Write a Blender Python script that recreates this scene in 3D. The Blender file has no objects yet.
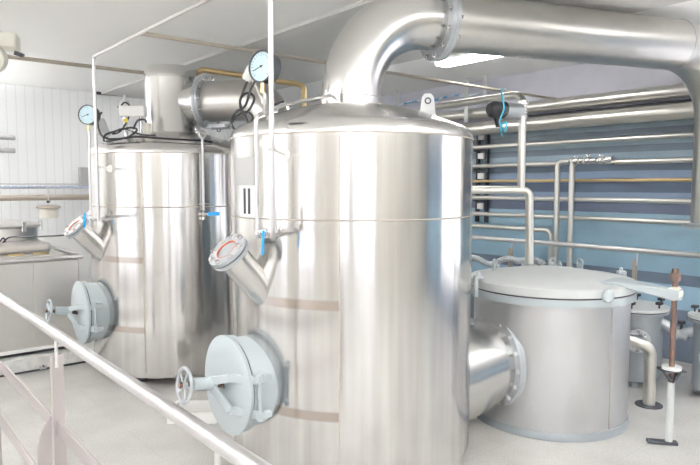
import bpy, math, random
from mathutils import Vector as V, Matrix, Quaternion
random.seed(4)
PI = math.pi
U = V((0, 0, 1))
S = bpy.context.scene
COL = S.collection

# ------------------------------------------------------------------ frame of the place
EYE = V((0, 0, 1.7)); PITCH = math.radians(4.33); F = 620.0
A = V((-.639, .769, 0)).normalized()        # along the blue pipe wall, away from the viewer
B = V((A.y, -A.x, 0))                       # across the hall, towards the blue wall
def W(b, s, z): return B*b + A*s + V((0, 0, z))
def ray(px, py):
    u = (px-350)/F; v = (232.5-py)/F
    f = V((0, math.cos(PITCH), -math.sin(PITCH))); up = V((0, math.sin(PITCH), math.cos(PITCH)))
    return f + V((1, 0, 0))*u + up*v
def on(px, py, b):                          # point of the upright plane at distance b
    r = ray(px, py); return EYE + r*((b-EYE.dot(B))/r.dot(B))
def at(px, py, y):                          # point at depth y
    r = ray(px, py); return EYE + r*(y/r.y)

# ------------------------------------------------------------------ materials
def mat(name, col, rough=.5, metal=0, emit=None, aniso=0, bump=None, spec=None, var=None):
    m = bpy.data.materials.new(name); m.use_nodes = True
    nt = m.node_tree; N = nt.nodes; L = nt.links; p = N['Principled BSDF']
    p.inputs['Base Color'].default_value = (*col, 1); p.inputs['Roughness'].default_value = rough
    p.inputs['Metallic'].default_value = metal
    if spec is not None: p.inputs['Specular IOR Level'].default_value = spec
    if emit: p.inputs['Emission Color'].default_value = (*emit[0], 1); p.inputs['Emission Strength'].default_value = emit[1]
    tc = N.new('ShaderNodeTexCoord')
    if aniso:
        p.inputs['Anisotropic'].default_value = aniso
        t = N.new('ShaderNodeTangent'); t.direction_type = 'RADIAL'; t.axis = 'Z'
        L.new(t.outputs[0], p.inputs['Tangent']); p.inputs['Anisotropic Rotation'].default_value = .25
    if bump:
        sc, st, dist = bump
        mp = N.new('ShaderNodeMapping'); mp.inputs['Scale'].default_value = sc
        no = N.new('ShaderNodeTexNoise'); no.inputs['Scale'].default_value = 1; no.inputs['Detail'].default_value = 3
        L.new(tc.outputs['Object'], mp.inputs[0]); L.new(mp.outputs[0], no.inputs['Vector'])
        bp = N.new('ShaderNodeBump'); bp.inputs['Strength'].default_value = st; bp.inputs['Distance'].default_value = dist
        L.new(no.outputs[0], bp.inputs['Height']); L.new(bp.outputs[0], p.inputs['Normal'])
    if var:
        sc, c2, lo, hi = var
        mp = N.new('ShaderNodeMapping'); mp.inputs['Scale'].default_value = sc
        no = N.new('ShaderNodeTexNoise'); no.inputs['Scale'].default_value = 1; no.inputs['Detail'].default_value = 5
        L.new(tc.outputs['Object'], mp.inputs[0]); L.new(mp.outputs[0], no.inputs['Vector'])
        cr = N.new('ShaderNodeMapRange'); cr.inputs[1].default_value = lo; cr.inputs[2].default_value = hi
        L.new(no.outputs[0], cr.inputs[0])
        mx = N.new('ShaderNodeMix'); mx.data_type = 'RGBA'
        mx.inputs[6].default_value = (*col, 1); mx.inputs[7].default_value = (*c2, 1)
        L.new(cr.outputs[0], mx.inputs[0]); L.new(mx.outputs[2], p.inputs['Base Color'])
    return m

M = {}
M['steel'] = mat('brushed_steel', (.70, .69, .675), .22, 1, bump=((3, 3, 3), .05, .02))
M['pipe_steel'] = mat('pipe_steel', (.72, .70, .66), .3, 1)
M['duct_steel'] = mat('duct_steel', (.66, .645, .62), .3, 1, bump=((5, 5, 5), .12, .02), var=((2, 2, 6), (.58, .56, .53), .35, .7))
M['vat_steel'] = mat('vat_steel', (.68, .665, .65), .38, 1, bump=((2, 2, 30), .05, .01))
M['vessel_steel'] = mat('vessel_steel', (.63, .635, .65), .36, .75, bump=((4, 4, 4), .05, .02), var=((3, 3, 1.2), (.54, .54, .55), .4, .7))
M['rail_steel'] = mat('rail_steel', (.68, .665, .67), .32, 1)
M['bar'] = mat('satin_flat_steel', (.42, .385, .385), .45, .6)
M['chrome'] = mat('bright_steel', (.75, .74, .73), .15, 1)
M['brass'] = mat('brass_tint_steel', (.62, .47, .25), .28, 1)
M['grey'] = mat('grey_enamel', (.43, .48, .505), .42, 0, bump=((30, 30, 30), .05, .005))
M['lid'] = mat('pale_grey_enamel', (.60, .62, .62), .4)
M['galv'] = mat('galvanised', (.52, .55, .58), .42, .5, var=((25, 25, 25), (.46, .49, .52), .3, .75))
M['potgrey'] = mat('pot_grey_enamel', (.32, .35, .38), .4, .2)
M['white'] = mat('white_enamel', (.85, .85, .84), .4)
M['black'] = mat('black_rubber', (.02, .02, .025), .45)
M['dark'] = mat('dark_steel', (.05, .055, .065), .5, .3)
M['gasket'] = mat('red_gasket', (.50, .14, .08), .6)
M['rust'] = mat('rusty_thread', (.10, .07, .06), .7, .3, var=((30, 30, 30), (.17, .09, .065), .45, .6))
M['brownsteel'] = mat('dull_brown_steel', (.46, .41, .35), .5, .5)
M['blue'] = mat('blue_plastic', (.01, .33, .75), .4)
M['bluecord'] = mat('blue_cord', (.06, .48, .68), .6)
M['glass'] = mat('sight_glass', (.40, .44, .46), .08, 0)
M['dial'] = mat('dial_face', (.60, .78, .86), .35)
M['yellow'] = mat('yellow_tag', (.85, .72, .12), .5)
M['paper'] = mat('white_plate', (.90, .90, .93), .5)
M['plate'] = mat('etched_plate', (.50, .50, .50), .5, .5)
M['lamp'] = mat('lamp_diffuser', (1, 1, 1), .5, emit=((1, .985, .95), 16))
M['beige'] = mat('beige_casing', (.78, .76, .68), .5)
M['ceil'] = mat('ceiling_paint', (.93, .93, .92), .8)
M['soffit'] = mat('soffit_grey', (.62, .62, .61), .8)  # flat grey, darker than the rest of the ceiling
M['frame'] = mat('window_frame_paint', (.8, .8, .8), .5)

def steel_shell():      # tank sheet: vertical streaks, two heat-tinted bands left of the upright weld
    m = mat('tank_sheet', (.7, .69, .675), .23, 1, aniso=.7)
    nt = m.node_tree; N = nt.nodes; L = nt.links; p = N['Principled BSDF']
    tc = N.new('ShaderNodeTexCoord')
    mp = N.new('ShaderNodeMapping'); mp.inputs['Scale'].default_value = (14, 14, .5)
    no = N.new('ShaderNodeTexNoise'); no.inputs['Scale'].default_value = 1; no.inputs['Detail'].default_value = 3
    L.new(tc.outputs['Object'], mp.inputs[0]); L.new(mp.outputs[0], no.inputs['Vector'])
    mp2 = N.new('ShaderNodeMapping'); mp2.inputs['Scale'].default_value = (1.6, 1.6, 1.1)
    n2 = N.new('ShaderNodeTexNoise'); n2.inputs['Scale'].default_value = 1; n2.inputs['Detail'].default_value = 4
    L.new(tc.outputs['Object'], mp2.inputs[0]); L.new(mp2.outputs[0], n2.inputs['Vector'])
    add = N.new('ShaderNodeMath'); add.operation = 'MULTIPLY_ADD'; add.inputs[1].default_value = .12
    L.new(no.outputs[0], add.inputs[0]); L.new(n2.outputs[0], add.inputs[2])
    bp = N.new('ShaderNodeBump'); bp.inputs['Strength'].default_value = .25; bp.inputs['Distance'].default_value = .02
    L.new(add.outputs[0], bp.inputs['Height']); L.new(bp.outputs[0], p.inputs['Normal'])
    sp = N.new('ShaderNodeSeparateXYZ'); L.new(tc.outputs['Object'], sp.inputs[0])
    def band(z, hw):
        s = N.new('ShaderNodeMath'); s.operation = 'SUBTRACT'; L.new(sp.outputs[2], s.inputs[0]); s.inputs[1].default_value = z
        a = N.new('ShaderNodeMath'); a.operation = 'ABSOLUTE'; L.new(s.outputs[0], a.inputs[0])
        r = N.new('ShaderNodeMapRange'); r.inputs[1].default_value = hw-.006; r.inputs[2].default_value = hw+.006
        r.inputs[3].default_value = 1; r.inputs[4].default_value = 0; L.new(a.outputs[0], r.inputs[0]); return r
    b1, b2 = band(1.08, .026), band(.49, .026)
    mx = N.new('ShaderNodeMath'); mx.operation = 'MAXIMUM'; L.new(b1.outputs[0], mx.inputs[0]); L.new(b2.outputs[0], mx.inputs[1])
    at2 = N.new('ShaderNodeMath'); at2.operation = 'ARCTAN2'; L.new(sp.outputs[0], at2.inputs[0]); L.new(sp.outputs[1], at2.inputs[1])
    # angle atan2(x,y): front is +-pi; the sheet runs from -175 deg to -128 deg
    g = N.new('ShaderNodeMapRange'); g.inputs[1].default_value = math.radians(-175.5); g.inputs[2].default_value = math.radians(-175)
    L.new(at2.outputs[0], g.inputs[0])
    h = N.new('ShaderNodeMapRange'); h.inputs[1].default_value = math.radians(-150); h.inputs[2].default_value = math.radians(-132)
    h.inputs[3].default_value = 1; h.inputs[4].default_value = 0; L.new(at2.outputs[0], h.inputs[0])
    m1 = N.new('ShaderNodeMath'); m1.operation = 'MULTIPLY'; L.new(g.outputs[0], m1.inputs[0]); L.new(h.outputs[0], m1.inputs[1])
    m2 = N.new('ShaderNodeMath'); m2.operation = 'MULTIPLY'; L.new(m1.outputs[0], m2.inputs[0]); L.new(mx.outputs[0], m2.inputs[1])
    c = N.new('ShaderNodeMix'); c.data_type = 'RGBA'; c.inputs[7].default_value = (.50, .45, .41, 1)
    st = N.new('ShaderNodeMapRange'); st.inputs[1].default_value = .3; st.inputs[2].default_value = .7; L.new(no.outputs[0], st.inputs[0])
    sc = N.new('ShaderNodeMix'); sc.data_type = 'RGBA'; sc.inputs[6].default_value = (.62, .605, .59, 1); sc.inputs[7].default_value = (.79, .785, .78, 1)
    L.new(st.outputs[0], sc.inputs[0]); L.new(sc.outputs[2], c.inputs[6])
    L.new(m2.outputs[0], c.inputs[0]); L.new(c.outputs[2], p.inputs['Base Color'])
    ra = N.new('ShaderNodeMath'); ra.operation = 'MULTIPLY_ADD'; ra.inputs[1].default_value = .07; ra.inputs[2].default_value = .13
    L.new(n2.outputs[0], ra.inputs[0]); L.new(ra.outputs[0], p.inputs['Roughness'])
    return m
M['shell'] = steel_shell()

def floor_mat():
    m = mat('floor_screed', (.7, .69, .67), .42)
    nt = m.node_tree; N = nt.nodes; L = nt.links; p = N['Principled BSDF']
    tc = N.new('ShaderNodeTexCoord')
    n1 = N.new('ShaderNodeTexNoise'); n1.inputs['Scale'].default_value = 2.2; n1.inputs['Detail'].default_value = 6
    n2 = N.new('ShaderNodeTexNoise'); n2.inputs['Scale'].default_value = 90; n2.inputs['Detail'].default_value = 2
    L.new(tc.outputs['Object'], n1.inputs['Vector']); L.new(tc.outputs['Object'], n2.inputs['Vector'])
    mp = N.new('ShaderNodeMapping'); mp.inputs['Rotation'].default_value = (0, 0, math.atan2(B.y, B.x)); mp.vector_type = 'TEXTURE'
    L.new(tc.outputs['Object'], mp.inputs[0])
    br = N.new('ShaderNodeTexBrick'); br.inputs['Scale'].default_value = 1; br.offset = .5
    br.inputs['Color1'].default_value = (1, 1, 1, 1); br.inputs['Color2'].default_value = (.96, .96, .95, 1); br.inputs['Mortar'].default_value = (.72, .70, .67, 1)
    br.inputs['Mortar Size'].default_value = .004; br.inputs['Brick Width'].default_value = .6; br.inputs['Row Height'].default_value = .6
    L.new(mp.outputs[0], br.inputs['Vector'])
    r1 = N.new('ShaderNodeMapRange'); r1.inputs[1].default_value = .35; r1.inputs[2].default_value = .7; L.new(n1.outputs[0], r1.inputs[0])
    c1 = N.new('ShaderNodeMix'); c1.data_type = 'RGBA'; c1.inputs[6].default_value = (.59, .58, .56, 1); c1.inputs[7].default_value = (.48, .47, .45, 1)
    L.new(r1.outputs[0], c1.inputs[0])
    r2 = N.new('ShaderNodeMapRange'); r2.inputs[1].default_value = .3; r2.inputs[2].default_value = .6; r2.inputs[3].default_value = .80; L.new(n2.outputs[0], r2.inputs[0])
    c2 = N.new('ShaderNodeMix'); c2.data_type = 'RGBA'; c2.blend_type = 'MULTIPLY'; c2.inputs[0].default_value = 1
    L.new(c1.outputs[2], c2.inputs[6]); L.new(r2.outputs[0], c2.inputs[7])
    c3 = N.new('ShaderNodeMix'); c3.data_type = 'RGBA'; c3.blend_type = 'MULTIPLY'; c3.inputs[0].default_value = .3
    L.new(c2.outputs[2], c3.inputs[6]); L.new(br.outputs['Color'], c3.inputs[7])
    L.new(c3.outputs[2], p.inputs['Base Color'])
    bp = N.new('ShaderNodeBump'); bp.inputs['Strength'].default_value = .15; bp.inputs['Distance'].default_value = .004
    L.new(n2.outputs[0], bp.inputs['Height']); L.new(bp.outputs[0], p.inputs['Normal'])
    return m
M['floor'] = floor_mat()

def panel_wall():       # white ribbed cladding, ribs upright, run along B
    m = mat('white_ribbed_cladding', (.93, .94, .95), .45)
    nt = m.node_tree; N = nt.nodes; L = nt.links; p = N['Principled BSDF']
    tc = N.new('ShaderNodeTexCoord')
    d = N.new('ShaderNodeVectorMath'); d.operation = 'DOT_PRODUCT'; d.inputs[1].default_value = B
    L.new(tc.outputs['Object'], d.inputs[0])
    f = N.new('ShaderNodeMath'); f.operation = 'MULTIPLY'; f.inputs[1].default_value = 1/.11; L.new(d.outputs['Value'], f.inputs[0])
    fr = N.new('ShaderNodeMath'); fr.operation = 'FRACT'; L.new(f.outputs[0], fr.inputs[0])
    r = N.new('ShaderNodeMapRange'); r.inputs[1].default_value = .0; r.inputs[2].default_value = .12; L.new(fr.outputs[0], r.inputs[0])
    c = N.new('ShaderNodeMix'); c.data_type = 'RGBA'; c.inputs[6].default_value = (.76, .77, .80, 1); c.inputs[7].default_value = (.93, .94, .95, 1)
    L.new(r.outputs[0], c.inputs[0]); L.new(c.outputs[2], p.inputs['Base Color'])
    return m
M['panel'] = panel_wall()

def blue_wall():        # blue-grey sheeting in horizontal laps below, pale lilac paint above
    m = mat('blue_grey_sheeting', (.3, .4, .5), .4)
    nt = m.node_tree; N = nt.nodes; L = nt.links; p = N['Principled BSDF']
    tc = N.new('ShaderNodeTexCoord'); sp = N.new('ShaderNodeSeparateXYZ'); L.new(tc.outputs['Object'], sp.inputs[0])
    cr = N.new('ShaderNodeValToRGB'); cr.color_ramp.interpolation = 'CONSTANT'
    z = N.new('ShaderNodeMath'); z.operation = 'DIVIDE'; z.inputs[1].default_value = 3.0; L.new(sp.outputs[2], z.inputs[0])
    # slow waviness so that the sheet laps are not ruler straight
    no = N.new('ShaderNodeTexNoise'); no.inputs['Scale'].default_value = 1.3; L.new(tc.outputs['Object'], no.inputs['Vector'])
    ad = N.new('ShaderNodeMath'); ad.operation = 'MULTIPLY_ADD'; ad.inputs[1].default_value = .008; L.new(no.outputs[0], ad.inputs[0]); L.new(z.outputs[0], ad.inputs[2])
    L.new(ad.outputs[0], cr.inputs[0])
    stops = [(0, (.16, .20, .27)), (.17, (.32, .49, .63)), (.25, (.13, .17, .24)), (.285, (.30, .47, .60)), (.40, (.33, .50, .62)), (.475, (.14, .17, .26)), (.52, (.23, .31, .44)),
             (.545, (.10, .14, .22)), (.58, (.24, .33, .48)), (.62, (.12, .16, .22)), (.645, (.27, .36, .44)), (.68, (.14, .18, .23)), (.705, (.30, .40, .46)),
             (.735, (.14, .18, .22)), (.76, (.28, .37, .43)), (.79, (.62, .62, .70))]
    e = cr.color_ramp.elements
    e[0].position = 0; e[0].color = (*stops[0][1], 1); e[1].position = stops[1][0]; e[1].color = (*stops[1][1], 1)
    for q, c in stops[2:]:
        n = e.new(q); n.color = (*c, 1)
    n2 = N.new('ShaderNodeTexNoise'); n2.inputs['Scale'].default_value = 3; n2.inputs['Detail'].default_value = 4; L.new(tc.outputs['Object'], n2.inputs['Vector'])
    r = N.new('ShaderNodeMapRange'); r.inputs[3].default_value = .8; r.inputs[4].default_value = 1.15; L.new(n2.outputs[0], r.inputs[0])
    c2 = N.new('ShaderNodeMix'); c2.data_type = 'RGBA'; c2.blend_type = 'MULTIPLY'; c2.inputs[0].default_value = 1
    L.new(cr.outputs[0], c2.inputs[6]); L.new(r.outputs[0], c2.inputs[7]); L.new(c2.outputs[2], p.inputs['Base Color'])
    return m
M['bluewall'] = blue_wall()

# ------------------------------------------------------------------ mesh builder
def basis(n, hint=V((0, 0, 1))):
    n = n.normalized()
    if abs(n.dot(hint)) > .98: hint = V((1, 0, 0))
    x = hint.cross(n).normalized(); y = n.cross(x); return x, y, n
class MB:
    def __init__(s): s.v = []; s.f = []
    def add(s, vs, fs):
        o = len(s.v); s.v += [V(p) for p in vs]; s.f += [tuple(i+o for i in f) for f in fs]; return s
    def box(s, c, size, X=V((1, 0, 0)), Y=V((0, 1, 0)), Z=V((0, 0, 1))):
        c = V(c); a, b, d = (k/2 for k in size); vs = []
        for i in (-1, 1):
            for j in (-1, 1):
                for k in (-1, 1): vs.append(c + X*a*i + Y*b*j + Z*d*k)
        return s.add(vs, [(0, 1, 3, 2), (4, 6, 7, 5), (0, 4, 5, 1), (2, 3, 7, 6), (0, 2, 6, 4), (1, 5, 7, 3)])
    def bar(s, p0, p1, w, h, side=None):      # flat bar from p0 to p1; w along side, h across
        p0 = V(p0); p1 = V(p1); n = (p1-p0); L = n.length; n.normalize()
        if side is None: x, y, _ = basis(n)
        else: y = n.cross(V(side)).normalized(); x = y.cross(n)
        return s.box((p0+p1)/2, (w, h, L), x, y, n)
    def tube(s, pts, r, seg=14, cap=True):
        pts = [V(p) for p in pts]; n = len(pts)
        T = [(pts[min(i+1, n-1)]-pts[max(i-1, 0)]).normalized() for i in range(n)]
        x, y, _ = basis(T[0]); vs = []
        for i in range(n):
            if i:
                q = T[i-1].rotation_difference(T[i]); x = q @ x; y = q @ y
            rr = r[i] if isinstance(r, (list, tuple)) else r
            for k in range(seg):
                a = 2*PI*k/seg; vs.append(pts[i] + x*math.cos(a)*rr + y*math.sin(a)*rr)
        fs = [(i*seg+k, i*seg+(k+1) % seg, (i+1)*seg+(k+1) % seg, (i+1)*seg+k) for i in range(n-1) for k in range(seg)]
        if cap: fs += [tuple(range(seg-1, -1, -1)), tuple((n-1)*seg+k for k in range(seg))]
        return s.add(vs, fs)
    def lathe(s, prof, o=(0, 0, 0), n=V((0, 0, 1)), seg=48):   # prof: (radius, distance along n)
        x, y, n = basis(V(n)); o = V(o); vs = []; m = len(prof); idx = []
        for (r, h) in prof:
            if r < 1e-6: idx.append((len(vs), 1)); vs.append(o + n*h)
            else:
                idx.append((len(vs), seg))
                for k in range(seg):
                    a = 2*PI*k/seg; vs.append(o + n*h + x*math.cos(a)*r + y*math.sin(a)*r)
        fs = []
        for i in range(m-1):
            (a, ca), (b, cb) = idx[i], idx[i+1]
            for k in range(seg):
                k2 = (k+1) % seg
                if ca == 1 and cb == 1: break
                if ca == 1: fs.append((a, b+k2, b+k)[::-1])
                elif cb == 1: fs.append((a+k, a+k2, b))
                else: fs.append((a+k, a+k2, b+k2, b+k))
        return s.add(vs, fs)
    def ring(s, o, n, R, r, seg=40, ms=10):
        return s.lathe([(R+r*math.cos(2*PI*k/ms), r*math.sin(2*PI*k/ms)) for k in range(ms+1)], o, n, seg)
    def disc(s, o, n, R, h, h0=0, seg=32, ch=0):   # solid round plate with chamfer
        return s.lathe([(0, h0), (R-ch, h0), (R, h0+ch), (R, h0+h-ch), (R-ch, h0+h), (0, h0+h)] if ch else [(0, h0), (R, h0), (R, h0+h), (0, h0+h)], o, n, seg)
    def annulus(s, o, n, Ri, Ro, h, h0=0, seg=48):
        return s.lathe([(Ri, h0), (Ro, h0), (Ro, h0+h), (Ri, h0+h), (Ri, h0)], o, n, seg)
    def build(s, name, m, parent=None, loc=None, ang=35, bevel=0):
        root = parent
        while root is not None and root.parent is not None: root = root.parent
        off = V(root['_o']) if root is not None else (V(loc) if loc is not None else V((0, 0, 0)))
        me = bpy.data.meshes.new(name); me.from_pydata([p-off for p in s.v], [], s.f); me.update()
        for p in me.polygons: p.use_smooth = True
        me.set_sharp_from_angle(angle=math.radians(ang))
        me.materials.append(m)
        o = bpy.data.objects.new(name, me); COL.objects.link(o)
        if parent is not None: o.parent = parent
        else: o.location = off
        if bevel:
            bv = o.modifiers.new('edge', 'BEVEL'); bv.width = bevel; bv.segments = 2; bv.limit_method = 'ANGLE'
        return o
def fillet(pts, r, k=8):
    pts = [V(p) for p in pts]; out = [pts[0]]
    for i in range(1, len(pts)-1):
        p, a, b = pts[i], (pts[i-1]-pts[i]), (pts[i+1]-pts[i])
        ang = a.angle(b)
        rr = r[i-1] if isinstance(r, (list, tuple)) else r
        d = min(rr/math.tan(ang/2), a.length*.49 if len(pts) > 3 else a.length*.98, b.length*.98 if i == len(pts)-2 else b.length*.49)
        rr = d*math.tan(ang/2)
        a.normalize(); b.normalize(); c = p + (a+b).normalized()*(rr/math.sin(ang/2))
        s0 = p + a*d - c; s1 = p + b*d - c; tot = s0.angle(s1); ax = s0.cross(s1).normalized()
        for j in range(k+1): out.append(c + Quaternion(ax, tot*j/k) @ s0)
    out.append(pts[-1]); return out
def smooth(pts, k=6):                       # Catmull-Rom
    pts = [V(p) for p in pts]; P = [pts[0]*2-pts[1]] + pts + [pts[-1]*2-pts[-2]]; out = []
    for i in range(1, len(P)-2):
        for j in range(k):
            t = j/k; a, b, c, d = P[i-1:i+3]
            out.append(.5*((2*b) + (c-a)*t + (2*a-5*b+4*c-d)*t*t + (3*b-a-3*c+d)*t**3))
    out.append(pts[-1]); return out
def thing(name, loc, label, cat, group=None):
    o = bpy.data.objects.new(name, None); COL.objects.link(o); o.location = loc; o['_o'] = tuple(loc)
    o['label'] = label; o['category'] = cat
    if group: o['group'] = group
    return o
def tag(o, label, cat, group=None):
    o['label'] = label; o['category'] = cat
    if group: o['group'] = group
    return o
def struct(name, mb, m):
    o = mb.build(name, m); o['kind'] = 'structure'; return o
_bolt = {}
def bolts(parent, center, n, R, count, r, h, m='chrome', a0=0, name='bolt'):
    key = (r, h, m, name)
    if key not in _bolt:
        b = MB().disc((0, 0, 0), V((0, 0, 1)), r*1.5, h*.25, seg=14); b.lathe([(0, h), (r*.95, h), (r, h*.9), (r, h*.25)][::-1], seg=6)
        me = bpy.data.meshes.new(name); me.from_pydata(b.v, [], b.f)
        for p in me.polygons: p.use_smooth = True
        me.set_sharp_from_angle(angle=.5); me.materials.append(M[m]); _bolt[key] = me
    x, y, n = basis(V(n)); root = parent
    while root.parent is not None: root = root.parent
    off = V(root['_o']); q = V((0, 0, 1)).rotation_difference(n)
    for k in range(count):
        a = a0 + 2*PI*k/count
        o = bpy.data.objects.new(name, _bolt[key]); COL.objects.link(o); o.parent = parent
        o.location = V(center) + x*math.cos(a)*R + y*math.sin(a)*R - off
        o.rotation_mode = 'QUATERNION'; o.rotation_quaternion = q

# ------------------------------------------------------------------ the room
ZC = 3.0; B1 = 6.23; B0 = -3.6; S0 = -4.2; S1 = 9.04
def slab(b0, b1, s0, s1, z0, z1, mb=None):
    mb = mb or MB(); c = W((b0+b1)/2, (s0+s1)/2, (z0+z1)/2); return mb.box(c, (b1-b0, s1-s0, z1-z0), B, A)
struct('floor', slab(B0-.2, B1+.2, S0-.2, S1+.2, -.12, 0), M['floor'])
struct('ceiling', slab(B0-.2, B1+.2, S0-.2, S1+.2, ZC, ZC+.12), M['ceil'])
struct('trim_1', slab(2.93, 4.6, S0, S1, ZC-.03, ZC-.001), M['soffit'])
struct('wall_back', slab(B0-.2, B1, S1, S1+.2, 0, ZC), M['panel'])
M['wallp'] = mat('plain_wall_paint', (.55, .53, .49), .7)
# two walls behind the viewer, with window openings
def wall_with_windows(name, axis, lo, hi, pos, thick, wins, z0, z1, m='wallp', out=-1, mull=1):
    mb = MB(); cur = lo; e0_, e1_ = sorted((pos, pos+out*thick))
    def seg(a, b, za, zb, x0=None, x1=None, q=None):
        x0 = e0_ if x0 is None else x0; x1 = e1_ if x1 is None else x1; q = q or mb
        if b-a < .01: return
        if axis == 's': slab(x0, x1, a, b, za, zb, q)
        else: slab(a, b, x0, x1, za, zb, q)
    for (a, b) in wins:
        seg(cur, a, 0, ZC); seg(a, b, 0, z0); seg(a, b, z1, ZC); cur = b
    seg(cur, hi, 0, ZC)
    struct(name, mb, M[m])
    for i, (a, b) in enumerate(wins):
        f = MB(); t = .05; y0, y1 = sorted((pos+out*.06, pos+out*.12))
        for q in ((a, a+t, z0, z1), (b-t, b, z0, z1), (a, b, z0, z0+t), (a, b, z1-t, z1)): seg(*q, y0, y1, f)
        for k in range(mull): c_ = a+(b-a)*(k+1)/(mull+1); seg(c_-t/2, c_+t/2, z0, z1, y0, y1, f)
        global WN; WN += 1
        struct('window_%d' % WN, f, M['frame'])
WN = 0
wall_with_windows('wall_left', 's', S0, S1, B0, .2, [(-3.9, -2.1), (.9, 2.4), (3.6, 6.8)], .3, 2.8)
wall_with_windows('wall_front', 'b', B0-.2, B1, S0, .2, [(-3.2, -.1)], .3, 2.8)
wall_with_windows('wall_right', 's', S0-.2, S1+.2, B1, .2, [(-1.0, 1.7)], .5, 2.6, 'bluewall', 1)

# ------------------------------------------------------------------ ceiling lamp and added fill lamps
def lamp(b, s, ln, label):
    t = thing('ceiling_lamp', W(b, s, ZC-.03), label, 'lamp', 'strip lamps under the ceiling')
    slab(b-.10, b+.10, s-ln/2, s+ln/2, ZC-.06, ZC-.03).build('housing', M['white'], t)
    slab(b-.085, b+.085, s-ln/2+.02, s+ln/2-.02, ZC-.095, ZC-.06).build('diffuser', M['lamp'], t)
    return t
lamp(3.34, 7.6, .7, 'added fill lamp on the ceiling, unseen behind the rear column')  # added to brighten the back wall and ceiling, kept out of sight
lamp(4.53, 5.34, .6, 'added fill lamp on the ceiling, unseen behind the central elbow')  # another added lamp, unseen, for more light at the back
lamp(4.80, 3.85, 1.0, 'glowing strip lamp on the ceiling just below the big overhead duct')
def fill_uplight(b, s, ln, ax):  # added fill: unseen uplights that bounce light off the ceiling
    t = thing('added_uplight', W(b, s, 2.62), 'added fill uplight, unseen outside the frame', 'lamp', 'added unseen uplights')
    p, q = (B, A) if ax == 's' else (A, B)
    MB().box(W(b, s, 2.62), (.22, ln, .03), p, q).build('housing', M['white'], t)
    MB().box(W(b, s, 2.65), (.20, ln-.04, .03), p, q).build('diffuser', M['fill_glow'], t)
    h = MB()
    for k in (-1, 1): h.box(W(b, s, 2.645)+p*.115*k, (.01, ln, .08), p, q); h.box(W(b, s, 2.645)+q*(ln/2-.005)*k, (.22, .01, .08), p, q)
    h.build('side_lip', M['white'], t)
    for k in (-.4, .4): MB().tube([W(b, s, 2.66)+q*ln*k, W(b, s, ZC)+q*ln*k], .006, 6).build('suspension_rod', M['white'], t)
M['fill_glow'] = mat('fill_diffuser', (1, 1, 1), .5, emit=((1, .99, .98), 95))  # strong glow for the added uplights
for (b, s) in [(-2.2, -2.4), (-.4, -2.4), (1.6, -2.4), (3.8, -2.0), (-2.2, .4), (-.5, .5), (1.3, .2), (2.8, .1), (-2.4, 3.4), (-1.2, 3.6), (-2.4, 6.4), (4.6, -.2), (-.9, 8.1), (.5, 8.2), (-1.6, 5.6)]:
    fill_uplight(b, s, 1.5, 's')

# ------------------------------------------------------------------ handwheel
def handwheel(o, n, R, parent, m, name='handwheel'):
    x, y, n = basis(V(n)); mb = MB(); mb.ring(o, n, R, R*.11, 32, 8); mb.disc(o, n, R*.22, R*.3, -R*.15, 16)
    for k in range(5):
        a = 2*PI*k/5; d = x*math.cos(a)+y*math.sin(a); mb.tube([V(o), V(o)+d*R], R*.07, 6)
    return mb.build(name, m, parent)
def ball_valve(p, along, parent, handle_dir, m='chrome'):
    along = V(along).normalized(); p = V(p); hd = V(handle_dir).normalized()
    v = MB(); v.lathe([(0, -.03), (.016, -.03), (.016, -.018), (.012, -.018), (.02, -.008), (.02, .008), (.012, .018), (.016, .018), (.016, .03), (0, .03)], p, along, 16)
    side = along.cross(hd).normalized() if along.cross(hd).length > .1 else basis(along)[0]
    if side.y > 0: side = -side
    v.tube([p, p+side*.04], .006, 8)
    vo = v.build('valve_body', M[m], parent)
    q = p+side*.04
    MB().bar(q-hd*.01, q+hd*.11, .02, .012, side).build('valve_handle', M['blue'], vo, bevel=.003)
    return vo

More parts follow.
